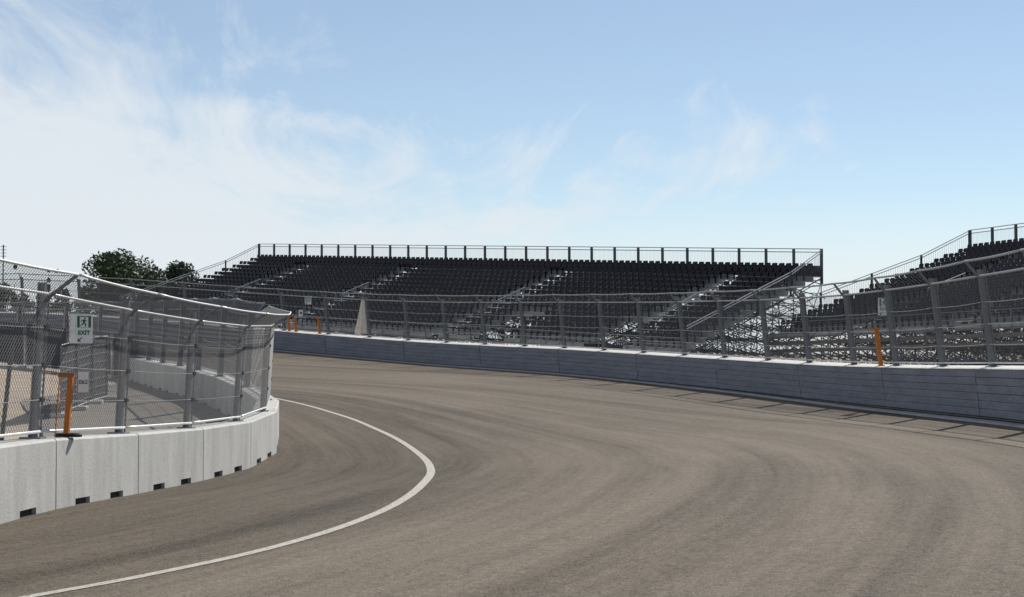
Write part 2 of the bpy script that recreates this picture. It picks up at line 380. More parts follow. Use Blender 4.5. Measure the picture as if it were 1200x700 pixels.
props(s.build('road_marking', 'paint'), 'worn white edge line painted along the inside of the bend', None, None, 'structure')

# ------------------------------------------------------------------ inner wall: precast blocks with two lifting notches
def block_mesh(p0, p1, z0, z1):
    """front face from p0 to p1; body lies to the left of travel"""
    t = (p1 - p0); t.z = 0; Ln = t.length - 0.045; t.normalize(); nn = side(t)
    prof = [(0, 0.0), (Ln/2 - 1.16, 0), (Ln/2 - 1.16, .11), (Ln/2 - 0.5, .11), (Ln/2 - 0.5, 0), (Ln/2 + 0.5, 0), (Ln/2 + 0.5, .11), (Ln/2 + 1.16, .11), (Ln/2 + 1.16, 0), (Ln, 0)]
    s = MB(); c = 0.03
    def pt(x, z, d): return p0 + t * (x + 0.0225) - nn * d + Z_ * (z + z0 + (z1 - z0) * x / Ln - p0.z)
    lay = [(0.0, 0, 1.0 - c), (c, 0, 1.0), (0.6 - c, 0, 1.0), (0.6, 0, 1.0 - c)]
    n = len(prof)
    f = [pt(x, z, 0) for x, z in prof]; b = [pt(x, z, 0.6) for x, z in prof]
    tops = [[pt(x, z, d) for (d, _, z) in lay] for x in (0, Ln)]
    V = f + b + tops[0] + tops[1]; T0 = 2 * n; T1 = T0 + 4
    F = []
    # bottoms / notch ceilings between front and back
    for i in range(n - 1): F.append((i, n + i, n + i + 1, i + 1))
    F.append(tuple(list(range(n)) + [T1, T0])); F.append(tuple([n + i for i in range(n)][::-1] + [T0 + 3, T1 + 3]))
    F.append((0, T0, T0 + 1, T0 + 2, T0 + 3, n)); F.append((n - 1, 2 * n - 1, T1 + 3, T1 + 2, T1 + 1, T1))
    for k in range(3): F.append((T0 + k, T1 + k, T1 + k + 1, T0 + k + 1))
    return s.add(V, F)
a_ref = INN.near(-6.42, 22.9)
joints = [a_ref + 4 * k for k in range(-6, 20)]
joints = [a for a in joints if 0 < a < INN.len]
k_ref = int(np.argmin([abs(a - a_ref) for a in joints]))
for k in range(len(joints) - 1):
    p0, p1 = INN.pos(joints[k]), INN.pos(joints[k + 1])
    o = block_mesh(p0, p1, p0.z, p1.z).build('barrier_block', 'block')
    m_ = (p0 + p1) / 2; t_ = (p1 - p0); t_.z = 0; Ln_ = t_.length; t_.normalize(); nn_ = side(t_)
    sl_ = (t_ * Ln_ + Z_ * (p1.z - p0.z)).normalized()
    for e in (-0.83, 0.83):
        MB().box(m_ + sl_ * e - nn_ * 0.3 + Z_ * 0.05, sl_, nn_, Z_, 0.315, 0.24, 0.052).build('notch_shade_plug', 'rubber', o)  # dark plug added in the notch; its black colour stands in for shade
    kk = k - k_ref; near = m_.y < 43
    if near and kk >= 0:
        lab = ['pale sunlit concrete barrier block under the near exit sign and orange frame', 'sunlit concrete barrier block just past the one under the near exit sign', 'second sunlit concrete block past the near exit sign along the inner wall', 'third sunlit concrete block past the near exit sign along the inner wall', 'sunlit concrete block at the apex where the inner wall bends away'][min(kk, 4)]
    elif near: lab = 'sunlit concrete barrier block of the inner wall before the near exit sign'
    else: lab = 'shaded concrete barrier block in the run of wall beyond the service lane'
    props(o, lab, 'barrier', 'sunlit blocks of the inner wall' if near else 'far blocks of the inner wall')

# ------------------------------------------------------------------ catch fences
def fence(name, label, bases, ups, nrm, H=2.05, arm=(0.40, 0.36), pitch=0.058, wire=0.0030, ends=True, cable=0.009, railr=0.028, detail=True, wmat='wire', over=(None, None), pw=0.075, pm='steel', slope=0.62, sag=1.0):
    """bases: post feet on the wall top; ups: post axes; nrm: horizontal direction towards the track"""
    root = thing(name, bases[len(bases) // 2], label, 'catch fence')
    n = len(bases); top = [bases[i] + ups[i] * H for i in range(n)]; tip = [top[i] + nrm[i] * arm[0] + Z_ * arm[1] for i in range(n)]
    tg = [((bases[min(i + 1, n - 1)] - bases[max(i - 1, 0)])).normalized() for i in range(n)]
    for i in range(n):
        u = ups[i]; t = tg[i]; q = nrm[i]; b = bases[i]; s = MB(); hh = (H + 0.16) / 2
        c = b + u * hh
        s.box(c + q * pw, t, q, u, pw, 0.008, hh); s.box(c - q * pw, t, q, u, pw, 0.008, hh); s.box(c, t, q, u, 0.007, pw - 0.007, hh - 0.002)
        s.box(b + u * 0.012, t, q, u, 0.13, 0.15, 0.012)
        po = s.build('post', pm, root)
        if detail: MB().bar(b + t * 0.13 + q * 0.06 + u * 0.02, top[i] + t * 0.13 + q * 0.06, 0.015, 6).build('stay_tube', pm, po)
        s = MB()
        for e in (-0.05, 0.05): s.bar(top[i] - u * 0.1 + t * e + q * 0.04, tip[i] + t * e, 0.022 if not detail else 0.015, 4)
        s.build('arm', pm, po)
        if detail:
            for h in (0.55, 1.04, 1.57):
                MB().box(b + u * h + q * 0.095, t, q, u, 0.085, 0.018, 0.03).build('clamp', 'clamp', po)
    def run(h0, h1, r, nm, m_, sag=0.0, armrun=False, sides=6):
        for i in range(n - 1):
            if armrun: A, B = tip[i], tip[i + 1]
            else: A = bases[i] + ups[i] * h0 + nrm[i] * 0.09; B = bases[i + 1] + ups[i + 1] * h0 + nrm[i + 1] * 0.09
            pts = []
            for k in range(7):
                w_ = k / 6; p = A.lerp(B, w_); p.z -= sag * 4 * w_ * (1 - w_); pts.append(p)
            MB().path(pts, r, sides).build(nm, m_, root, smooth=True)
    rm = 'rail' if detail else 'cable'
    run(0.10, 0, 0.024, 'bottom_rail', 'rail'); run(H, 0, railr, 'middle_rail', rm, 0.012 * sag); run(0, 0, railr, 'top_rail', rm, 0.05 * sag, True)
    for h in (0.55, 1.04, 1.57): run(h, 0, cable, 'cable', 'cable', (0.04 + R.random() * 0.04) * sag, sides=5)
    def net(A0, A1, B0, B1, pitch=pitch, wire=wire):        # diamond net over the quad A0-A1 (bottom) B0-B1 (top): two families of straight wires
        s = MB(); Lw = (A1 - A0).length; Hh = (B0 - A0).length
        def pt(x, z): return (A0.lerp(A1, x / Lw)).lerp(B0.lerp(B1, x / Lw), z / Hh)
        sl = slope                                      # diamonds taller than wide
        W = Hh * sl; st = pitch
        nn_ = int((Lw + W) / st)
        for fam in (1, -1):
            for k in range(nn_ + 1):
                x0 = -W + k * st + 0.5 * st
                # wire from (x0,0) to (x0+W,Hh), clipped to 0..Lw; mirrored for the second family
                za = max(0.0, -x0 / W * Hh); zb = min(Hh, (Lw - x0) / W * Hh)
                if zb - za < 0.02: continue
                xa = x0 + W * za / Hh; xb = x0 + W * zb / Hh
                if fam < 0: xa, xb = Lw - xa, Lw - xb
                s.bar(pt(xa, za), pt(xb, zb), wire, 3, False)
        s.build('wire_mesh', wmat, root, kind='stuff', fix=False)
    for i in range(n - 1):
        j = i + 1
        net(bases[i] + ups[i] * 0.10 + nrm[i] * 0.10, bases[j] + ups[j] * 0.10 + nrm[j] * 0.10, top[i] + nrm[i] * 0.10, top[j] + nrm[j] * 0.10)
        net(top[i] + nrm[i] * 0.06, top[j] + nrm[j] * 0.06, tip[i], tip[j], over[0] or pitch, over[1] or wire)
    return root

def inner_fence(name, label, js, **kw):
    b, u, q = [], [], []
    for a in js:
        p = INN.pos(a); nn = side(INN.tan(a)); b.append(p - nn * 0.34 + Z_ * 1.0); q.append(nn); u.append((Z_ + nn * 0.055).normalized())
    return fence(name, label, b, u, q, **kw)
jn = [a for a in joints if INN.pos(a).y < 47 and INN.pos(a).y > 9]
jf = [a for a in joints if a >= jn[-1] and INN.pos(a).x > -50]
inner_fence('catch_fence', 'galvanised mesh catch fence on the sunlit inner wall with overhanging top', jn, pitch=0.10, slope=1.15, wire=0.0034, railr=0.019, cable=0.007, pw=0.047, sag=0.35, pm='steel2', wmat='wirei', arm=(0.52, 0.27))
inner_fence('catch_fence', 'mesh catch fence on the far inner wall beyond the service lane', jf, detail=False, pitch=0.075)

# ------------------------------------------------------------------ outer wall: steel tube barrier backed by concrete, leaning with the bank
TILT = 0.115
def oframe(a, n_off=0.0, h=0.0):
    p = OUT.pos(a); nn = side(OUT.tan(a)); ax = (nn * math.cos(TILT) + Z_ * math.sin(TILT)); up = (Z_ * math.cos(TILT) - nn * math.sin(TILT))
    return p + ax * n_off + up * h, ax, up
SEC = 8.0; aout0 = OUT.rayx(1170) - 0.3
nsec0 = -3; nsec1 = 13
def rect(x0, x1, y0, y1): return [(x0, y0), (x1, y0), (x1, y1), (x0, y1)]
for k in range(nsec0, nsec1):
    a0 = aout0 + k * SEC + 0.02; a1 = a0 + SEC - 0.04
    if a1 > OUT.len: break
    fr = [oframe(a0 + (a1 - a0) * i / 4) for i in range(5)]
    mid = fr[2][0]
    ks = math.floor((OUT.rayx(1046) - aout0) / SEC); kp = math.floor((OUT.rayx(424) - aout0) / SEC); d_k = k - ks
    ORD = ['', 'next', 'second', 'third', 'fourth', 'fifth', 'sixth', 'seventh', 'eighth', 'ninth']
    if k == ks: lab = 'grey steel tube barrier section under the exit sign on the outer wall'
    elif k == kp: lab = 'grey steel tube barrier section in front of the closed parasol'
    elif ks < k < kp: lab = '%s grey tube barrier section from the outer exit sign post towards the parasol' % ORD[d_k]
    elif k < ks: lab = 'grey tube barrier section before the outer exit sign post, opposite the parasol side'
    else: lab = 'grey steel tube barrier section beyond the parasol on the outer wall'
    root = thing('barrier_section', mid, lab, 'barrier', 'outer wall barrier sections')
    for r_ in range(6):
        h0 = 0.10 + r_ * 0.187; c = 0.014
        # rounded face tube
        prof = [(-0.55, h0 + c), (-0.55 + c, h0), (-0.36, h0), (-0.36, h0 + 0.183), (-0.55 + c, h0 + 0.183), (-0.55, h0 + 0.183 - c)]
        sub = []
        jit = R.uniform(-0.006, 0.006)
        for (o, ax, up) in fr: sub.append((o + ax * jit, ax, up))
        MB().sweep(sub, prof).build('tube', 'tube', root)
    MB().sweep(fr, rect(-0.30, 0.33, -0.25, 1.215)).build('backing_wall', 'wallc', root, bevel=0.02)
    MB().sweep(fr, rect(-0.56, -0.296, 1.226, 1.242)).build('cover_plate', 'wallc', root)
    MB().sweep(fr, rect(-0.36, -0.31, 0.05, 1.2)).build('foam_backing', 'gap', root)
# low pale strip at the foot of the barrier
s = MB(); a = aout0 + nsec0 * SEC
frs = []
while a < OUT.len:
    p = OUT.pos(a); nn = side(OUT.tan(a)); q = p - nn * 0.86; frs.append((Vector((q.x, q.y, zroad(q.x, q.y))), nn, Z_)); a += 2
s.sweep(frs, [(-0.15, -0.04), (-0.13, 0.035), (0.13, 0.05), (0.15, -0.04)]).build('kerb', 'kerb')
props(bpy.data.objects['kerb'], 'low pale kerb strip at the foot of the outer wall', None, None, 'structure')

b, u, q = [], [], []
alist = [OUT.rayx(x) for x in xs[::-1]]
alist = sorted(alist)
pre = [alist[0] - 4 * k for k in range(4, 0, -1)]; post = [alist[-1] + 4 * k for k in range(1, 10)]
for a in pre + alist + post:
    if a > OUT.len: break
    o, ax, up = oframe(a, 0.0, 1.215); nn = side(OUT.tan(a)); b.append(o); q.append(-nn); u.append(up)
fence('catch_fence', 'long mesh catch fence leaning over the outer wall below the grandstands', b, u, q, H=2.2, pitch=0.085, wire=0.0031, cable=0.010, railr=0.03, detail=False, sag=0.5, over=(0.30, 0.0016))

# ------------------------------------------------------------------ grandstands
def seat_mesh():
    s = MB()
    # back: rounded-top shell (x width, y towards the front, z up), origin on the deck under the seat
    pr = [(-0.165, 0.525), (0.165, 0.525), (0.20, 0.58), (0.205, 0.73), (0.17, 0.80), (-0.17, 0.80), (-0.205, 0.73), (-0.20, 0.58)]
    n = len(pr)
    V = [(x, -0.20 - (z - 0.42) * 0.15, z) for x, z in pr] + [(x, -0.165 - (z - 0.42) * 0.15, z) for x, z in pr]
    F = [tuple(range(n)), tuple(range(n, 2 * n))[::-1]] + [(i, (i + 1) % n, n + (i + 1) % n, n + i) for i in range(n)]
    s.add(V, F)
    s.box(Vector((0, 0.03, 0.435)), X_, Y_, Z_, 0.19, 0.20, 0.022)
    s.box(Vector((0, 0.222, 0.415)), X_, Y_, Z_, 0.18, 0.016, 0.035)
    s.box(Vector((0, -0.06, 0.21)), X_, Y_, Z_, 0.05, 0.03, 0.205)
    return s
SEATME = None
def grandstand(label, P0, P1, zr0, zr1, nrows, tread, rise, aisles, voms, seats_at, zg, endguards=(True, True), frame=2.1, dense=False):
    """P0,P1: plan ends of the back guard rail (P0 = far left), zr: rail heights there"""
    global SEATME
    P0 = Vector((*P0, 0)); P1 = Vector((*P1, 0)); u = (P1 - P0); Ls = u.length; u.normalize(); nv = Vector((u.y, -u.x, 0))
    if nv.dot(-P0) < 0: nv = -nv
    GR = 1.72                                  # rail above the top deck
    def zd(t): return zr0 + (zr1 - zr0) * t / Ls - GR
    def pt(t, d, z): return P0 + u * t + nv * d + Z_ * (zd(t) + z)      # z relative to the top deck
    us = (u + Z_ * ((zr1 - zr0) / Ls)).normalized()
    root = thing('grandstand', pt(Ls / 2, nrows * tread / 2, -nrows * rise - 1.5), label, 'grandstand')
    aw = 0.62                                  # half aisle
    def vom_at(t, r): return any(v - 1.5 < t < v + 1.5 for v in voms) and r >= nrows - 5
    spans_cache = {}
    def spans(r, cuts):                        # row intervals between openings
        x = [0.0]; out_ = []
        for c0, c1 in sorted(cuts): out_.append((x[-1], c0)); x.append(c1)
        out_.append((x[-1], Ls)); return [(a, b) for a, b in out_ if b - a > 0.1]
    seatlist = []
    for r in range(nrows):
        d0 = 0.15 + r * tread; z = -r * rise
        vc = [(v - 1.5, v + 1.5) for v in voms] if r >= nrows - 5 else []
        for (a, b) in spans(r, vc):
            MB().add([pt(a, d0, z), pt(b, d0, z), pt(b, d0 + tread - 0.01, z), pt(a, d0 + tread - 0.01, z), pt(a, d0, z - 0.06), pt(b, d0, z - 0.06), pt(b, d0 + tread - 0.01, z - 0.06), pt(a, d0 + tread - 0.01, z - 0.06)],
                     [(0, 1, 2, 3), (4, 7, 6, 5), (0, 4, 5, 1), (1, 5, 6, 2), (2, 6, 7, 3), (3, 7, 4, 0)]).build('deck', 'deck', root)
        # riser below the front edge of this row; open slots in the aisles
        cuts = list(vc) + [(t - aw + 0.06, t - aw + 0.66) for t in aisles if not any(a < t < b for a, b in vc)]
        for (a, b) in spans(r, cuts):
            d = d0 + tread - 0.04
            MB().add([pt(a, d, z - 0.063), pt(b, d, z - 0.063), pt(b, d, z - rise + 0.005), pt(a, d, z - rise + 0.005), pt(a, d + 0.02, z - 0.063), pt(b, d + 0.02, z - 0.063), pt(b, d + 0.02, z - rise + 0.005), pt(a, d + 0.02, z - rise + 0.005)],
                     [(0, 1, 2, 3), (4, 7, 6, 5), (0, 4, 5, 1), (1, 5, 6, 2), (2, 6, 7, 3), (3, 7, 4, 0)]).build('riser', 'riser', root)
        for t in aisles:                       # half steps in the aisles
            if r < nrows - 1 and not vom_at(t, r):
                c = pt(t, d0 + tread + 0.16, z - rise * 0.5); MB().box(c, us, nv, Z_, aw - 0.02, 0.15, 0.022).build('step', 'step', root)
        t = 0.35 + (0.26 if r % 2 else 0.0)
        while t < Ls - 0.3:
            if (r < 2 or not any(abs(t - a) < aw + 0.2 for a in aisles)) and not vom_at(t, r): seatlist.append((pt(t, d0 + 0.42, z), r, t))
            t += 0.525
    # seats: the 300 nearest singly, the rest as one part
    if SEATME is None:
        s = seat_mesh(); SEATME = bpy.data.meshes.new('seat'); SEATME.from_pydata(s.v, [], s.f); SEATME.materials.append(MT['seat'])
        bm = bmesh.new(); bm.from_mesh(SEATME); bmesh.ops.recalc_face_normals(bm, faces=bm.faces); bm.to_mesh(SEATME); bm.free()
    rz = math.atan2(-nv.x, nv.y)
    seatlist.sort(key=lambda e: (e[0] - Vector((0, 0, CAMZ))).length + (0 if e[1] < 9 else 12))
    rest = MB(); base = [v.co.copy() for v in SEATME.vertices]; faces = [tuple(p.vertices) for p in SEATME.polygons]
    for k, (p, r, t) in enumerate(seatlist):
        if k < 298:
            o = bpy.data.objects.new('seat', SEATME); COL.objects.link(o); o.parent = root; o.location = p - wl(root); o.rotation_euler = (0, 0, rz + R.uniform(-0.03, 0.03))
        else:
            mm = Matrix.Translation(p) @ Matrix.Rotation(rz + R.uniform(-0.03, 0.03), 4, 'Z'); rest.add([mm @ c for c in base], faces)
    if rest.v: rest.build('seat_rows', 'seat', root, kind='stuff', fix=False)
    # back guard
    nb = round(Ls / frame); fb = Ls / nb
    for i in range(nb + 1):
        t = min(max(i * fb, 0.05), Ls - 0.05)
        MB().box(pt(t, 0.05, GR / 2 - 0.25), us, nv, Z_, 0.075, 0.06, GR / 2 + 0.22).build('guard_post', 'dark', root)
        if i < nb:
            for h in (GR, GR - 0.20): MB().bar(pt(i * fb, 0.02, h), pt((i + 1) * fb, 0.02, h), 0.035, 6).build('guard_rail', 'rail', root)
            s = MB()
            for k in range(1, 18): tt = (i + k / 18) * fb; s.bar(pt(tt, 0.02, GR - 0.2), pt(tt, 0.02, 0.1), 0.0055, 3, False)
            s.bar(pt(i * fb, 0.02, 0.45), pt((i + 1) * fb, 0.02, 0.45), 0.015, 4)
            s.build('guard_bars', 'steel', root, kind='stuff', fix=False)
            MB().box(pt((i + 0.5) * fb, 0.10, 0.33), us, nv, Z_, fb / 2 - 0.08, 0.012, 0.34).build('back_board', 'dark', root)
    # end guards
    for e, tt in enumerate((0.0, Ls)):
        if not endguards[e]: continue
        D = nrows * tread; zf = -(nrows - 1) * rise
        seg = 4
        for k in range(seg):
            da, db = D * k / seg, D * (k + 1) / seg; za, zb = zf * k / seg, zf * (k + 1) / seg
            top_ = GR if k < 1 else 1.25
            ha = GR if k == 0 else 1.3; hb = 1.3
            for h in (0, 0.16): MB().bar(pt(tt, da, za + ha - h), pt(tt, db, zb + hb - h), 0.03, 6).build('end_rail', 'rail', root)
            MB().box(pt(tt, da + 0.08, za + ha / 2 - 0.1), us, nv, Z_, 0.05, 0.05, ha / 2 + 0.1).build('end_post', 'dark', root)
            s = MB()
            for i in range(1, 22):
                w_ = i / 22; d = da + (db - da) * w_; z = za + (zb - za) * w_; s.bar(pt(tt, d, z + ha + (hb - ha) * w_ - 0.16), pt(tt, d, z + 0.05), 0.009, 3, False)
            s.build('end_bars', 'steel', root, kind='stuff', fix=False)
    # supporting scaffold
    D = nrows * tread
    for i in range(nb + 1):
        t = min(max(i * fb, 0.06), Ls - 0.06); s = MB(); cols = []
        for d in [0.1 + D * k / 6 for k in range(7)]:
            zt = -max(0, (d - 0.15)) / tread * rise - 0.12
            g = zg(pt(t, d, 0)); zz = g - zd(t)
            if zt - zz < 0.2: zz = zt - 0.2
            s.bar(pt(t, d, zz), pt(t, d, zt), 0.035, 5); cols.append((d, zz, zt))
        for (d, zz, zt), (d2, zz2, zt2) in zip(cols[:-1], cols[1:]):
            s.bar(pt(t, d, zt), pt(t, d2, zt2), 0.05, 4)
            h = max(zz, zz2) + 0.25
            while h < min(zt, zt2):
                s.bar(pt(t, d, h), pt(t, d2, h), 0.024, 4)
                if h + 1.6 < zt + 0.6: s.bar(pt(t, d, h), pt(t, d2, min(h + 1.6, zt2)), 0.024, 4)
                h += 1.7
        s.build('scaffold_frame', 'scaf', root)
    s = MB()
    for k in range(7):
        d = 0.1 + D * k / 6
        for i in range(nb):
            ta, tb = i * fb, (i + 1) * fb
            zt = -max(0, (d - 0.15)) / tread * rise - 0.2; zz = zg(pt((ta + tb) / 2, d, 0)) - zd((ta + tb) / 2)
            h = zz + 0.4
            while h < zt:
                s.bar(pt(ta, d, h), pt(tb, d, h), 0.024, 4)
                if dense: s.bar(pt(ta, d + 0.3, h - 0.35), pt(tb, d + 0.9, h + 0.5), 0.03, 4); s.bar(pt(tb, d - 0.4, h - 0.3), pt(ta, d + 0.2, h + 0.3), 0.03, 4)
                h += 0.8 if dense else 1.7
            if (i + k) % 2 == 0: s.bar(pt(ta, d, zz), pt(tb, d, zt), 0.024, 4)
            elif dense or (i + k) % 5 == 1: s.bar(pt(tb, d, zz), pt(ta, d, zt), 0.024, 4)
    s.build('scaffold_bracing', 'scaf', root, kind='stuff', fix=False)
    # front rail and walkway boards
    zf = -(nrows - 1) * rise; D = nrows * tread + 0.2
    for i in range(nb):
        for h in (0.0, 0.45, 0.85): MB().bar(pt(i * fb, D, zf + h - 0.25), pt((i + 1) * fb, D, zf + h - 0.25), 0.026, 5).build('front_rail', 'steel', root)
        MB().bar(pt(i * fb, D, zf - 1.4), pt(i * fb, D, zf + 0.62), 0.03, 5).build('front_post', 'steel', root)
        for hb_ in (-0.62, -1.05): MB().box(pt((i + 0.5) * fb, D + 0.05, zf + hb_), us, nv, Z_, fb / 2 - 0.02, 0.02, 0.11).build('front_board', 'kick', root)
    # aisle handrails (lower half)
    for t in aisles:
        r0 = nrows // 2; d0, d1 = r0 * tread, (nrows - 5.2) * tread
        a, b = pt(t + aw, d0, -r0 * rise + 0.95), pt(t + aw, d1, -(nrows - 5.2) * rise + 0.95)
        MB().bar(a, b, 0.028, 6).build('aisle_rail', 'rail', root)
        for w_ in (0.02, 0.5, 0.98): p = a.lerp(b, w_); MB().bar(p, p - Z_ * 0.95, 0.024, 5).build('aisle_post', 'steel', root)
    return root
def zverge(p):
    i = int(np.argmin((OUT.p[:, 0] - p.x) ** 2 + (OUT.p[:, 1] - p.y) ** 2)); d = math.hypot(OUT.p[i, 0] - p.x, OUT.p[i, 1] - p.y)
    return OUT.p[i, 2] + float(np.interp(d, [0.75, 4, 14, 34, 60, 90], [0.1, 0.2, -0.2, -1.2, -2.4, -4.5]))
SC = 1.07
dR, dL = 94.4 * SC, 130.8 * SC
A1 = at(304, 286, dL); B1 = at(964, 292, dR)
def talong(x, A, B):                         # where the pixel column x crosses the line A-B
    r = (x - 600) / FPX; k = (r * A.y - A.x) / ((B.x - A.x) - r * (B.y - A.y)); return k * (B - A).to_2d().length
S1A = [talong(x, A1, B1) for x in (374, 500, 681, 880)]
grandstand('long dark grandstand of navy seats with straight back rail above the outer wall', (A1.x, A1.y), (B1.x, B1.y), A1.z, B1.z, 15, 0.93, 0.325,
           S1A, [S1A[2] + 4.4, S1A[3] - 0.6], None, zverge, dense=True)
dS = 102.0
A2 = at(1137, 270, dS); u2 = Vector((0.4, -0.917, 0)).normalized(); B2 = A2 + u2 * 34
B2.z = A2.z + 0.6
grandstand('second grandstand of navy seats with stepped side rail behind the right end fence', (A2.x, A2.y), (B2.x, B2.y), A2.z, B2.z, 16, 0.93, 0.325,
           [8.0, 17.0, 26.0], [], None, zverge, dense=True)

# ------------------------------------------------------------------ signs, posts and small things
def face_frame(p, nrm):
    nrm = Vector(nrm).normalized(); rx = Vector((-nrm.y, nrm.x, 0)).normalized(); up = nrm.cross(rx).normalized()
    if up.z < 0: up = -up
    return rx, up, nrm
def text_part(name, body, p, rx, up, nrm, size, material, parent, bold=0.0, width=1.0, shear=0.0):
    cu = bpy.data.curves.new(name, 'FONT'); cu.body = body; cu.size = size; cu.align_x = 'CENTER'; cu.align_y = 'CENTER'; cu.offset = bold; cu.extrude = 0.0008
    o = bpy.data.objects.new(name + '_t', cu); COL.objects.link(o)
    bpy.context.view_layer.update()
    me = bpy.data.meshes.new_from_object(o.evaluated_get(bpy.context.evaluated_depsgraph_get())); bpy.data.objects.remove(o)
    me.transform(Matrix.Scale(width, 4, X_))
    mw = Matrix((rx, up, nrm)).transposed().to_4x4(); mw.translation = p - wl(parent)
    me.transform(mw); me.materials.clear(); me.materials.append(MT[material]); me.name = name
    o = bpy.data.objects.new(name, me); COL.objects.link(o); o.parent = parent; WL[o.name] = wl(parent); return o
def slab(s, c, rx, up, nrm, pts, th=0.001):
    n = len(pts); V = [c + rx * x + up * y for x, y in pts] + [c + rx * x + up * y + nrm * th for x, y in pts]
    s.add(V, [tuple(range(n))[::-1], tuple(range(n, 2 * n))] + [(i, (i + 1) % n, n + (i + 1) % n, n + i) for i in range(n)]); return s
def exit_sign(c, nrm, wd, ht, label, fold=True):
    rx, up, nr = face_frame(c, nrm)
    root = thing('exit_sign', c, label, 'sign')
    s = MB(); x0 = -wd * (0.22 if fold else 0.5)
    slab(s, c - nr * 0.006, rx, up, nr, [(x0, -ht / 2), (wd / 2, -ht / 2), (wd / 2, ht / 2), (x0, ht / 2)], 0.006); s.build('panel', 'white', root)
    if fold:                                   # folded wing towards the post
        s = MB(); n2 = (nr - rx * 0.55).normalized(); r2 = (rx + nr * 0.55).normalized() * 1.0
        slab(s, c + rx * x0 - nr * 0.006, r2, up, n2, [(-wd * 0.30, -ht / 2), (-0.002, -ht / 2), (-0.002, ht / 2), (-wd * 0.30, ht / 2)], 0.006); s.build('wing', 'white', root)
    k = wd * (0.68 if fold else 0.9); cx = (x0 + wd / 2) / 2
    f = c + nr * 0.001
    pw, ph = k * 0.42, k * 0.36; pc = f + rx * cx + up * (ht * 0.24)
    s = MB(); slab(s, pc, rx, up, nr, [(-pw, -ph), (pw, -ph), (pw, ph), (-pw, ph)]); s.build('green_field', 'green', root)
    s = MB(); g = pc + nr * 0.0015             # white doorway with the green running figure in it
    slab(s, g, rx, up, nr, [(-pw * 0.62, -ph * 0.96), (pw * 0.62, -ph * 0.96), (pw * 0.62, ph * 0.85), (-pw * 0.62, ph * 0.85)]); s.build('doorway', 'white', root)
    g = g + nr * 0.0015; s = MB()
    def limb(a, b, wdt):
        a = Vector((*a, 0)); b = Vector((*b, 0)); d = (b - a).normalized(); q = Vector((-d.y, d.x, 0)) * wdt
        P_ = [a - q, b - q, b + q, a + q]; slab(s, g, rx, up, nr, [(p.x * pw, p.y * ph) for p in P_])
    slab(s, g, rx, up, nr, [((0.12 + 0.14 * math.cos(t * math.pi / 4)) * pw, (0.62 + 0.15 * math.sin(t * math.pi / 4)) * ph) for t in range(8)])
    limb((0.06, 0.42), (-0.04, -0.12), 0.15); limb((-0.04, -0.1), (0.26, -0.42), 0.10); limb((0.24, -0.38), (0.18, -0.86), 0.09)
    limb((-0.06, -0.1), (-0.22, -0.5), 0.10); limb((-0.2, -0.46), (-0.52, -0.62), 0.08); limb((0.08, 0.36), (0.42, 0.1), 0.07); limb((0.0, 0.36), (-0.34, 0.2), 0.07); limb((-0.32, 0.24), (-0.42, -0.06), 0.06)
    s.build('running_figure', 'green', root, fix=False)
    text_part('lettering', 'EXIT', f + rx * cx - up * ht * 0.14, rx, up, nr, k * 0.36, 'green', root, 0.004)
    a = f + rx * (cx - k * 0.24) - up * (ht * 0.36); s = MB(); q = k * 0.14
    slab(s, a, rx, up, nr, [(q, q * 0.72), (q * 0.72, q), (-q * 0.85, -q * 0.55), (-q * 0.55, -q * 0.85)])
    slab(s, a, rx, up, nr, [(-q, -q), (q * 0.35, -q), (q * 0.35, -q * 0.62), (-q, -q * 0.62)], 0.0014); slab(s, a, rx, up, nr, [(-q, -q), (-q * 0.62, -q), (-q * 0.62, q * 0.35), (-q, q * 0.35)], 0.0018)
    s.build('arrow', 'black', root, fix=False)
    return root
# near sign on the inner fence
exit_sign(at(94.5, 385.5, 23.9), (0.22, -1, 0), 0.345, 0.43, 'white exit sign with green running figure on the inner catch fence')
# far signs on the outer fence
def on_outer(x, y, off):                      # pixel ray at the fence plane of the outer wall
    a = OUT.rayx(x); p = OUT.pos(a); return at(x, y, p.y + off), side(OUT.tan(a))
c, nn = on_outer(1036, 359.5, -0.6); exit_sign(c, (-0.45, -1, 0.05), 0.36, 0.52, 'white exit sign hung on the outer fence beside an orange post', False)
c, nn = on_outer(361, 352, -0.5); exit_sign(c, (-0.1, -1, 0), 0.40, 0.52, 'small white exit sign on the outer fence below the dark seats', False)
# numbered paper sign by the near orange frame
c = at(97.6, 448, 23.75); rx, up, nr = face_frame(c, (0.2, -1, 0)); root = thing('number_sign', c, 'white number sign 062 beside the orange frame on the inner wall', 'sign')
slab(MB(), c - nr * 0.004, rx, up, nr, [(-0.072, -0.15), (0.072, -0.15), (0.072, 0.15), (-0.072, 0.15)], 0.004).build('panel', 'white', root)
text_part('lettering', '062', c + nr * 0.001, rx, up, nr, 0.085, 'black', root, 0.0015)
c, nn = on_outer(352.5, 367, -0.6); rx, up, nr = face_frame(c, (-0.1, -1, 0)); root = thing('number_sign', c, 'small white notice above the paired orange posts on the outer wall', 'sign')
slab(MB(), c - nr * 0.004, rx, up, nr, [(-0.13, -0.2), (0.13, -0.2), (0.13, 0.2), (-0.13, 0.2)], 0.004).build('panel', 'white', root)
slab(MB(), c + nr * 0.001, rx, up, nr, [(-0.07, -0.05), (0.07, -0.05), (0.07, 0.06), (-0.07, 0.06)]).build('printed_mark', 'black', root)

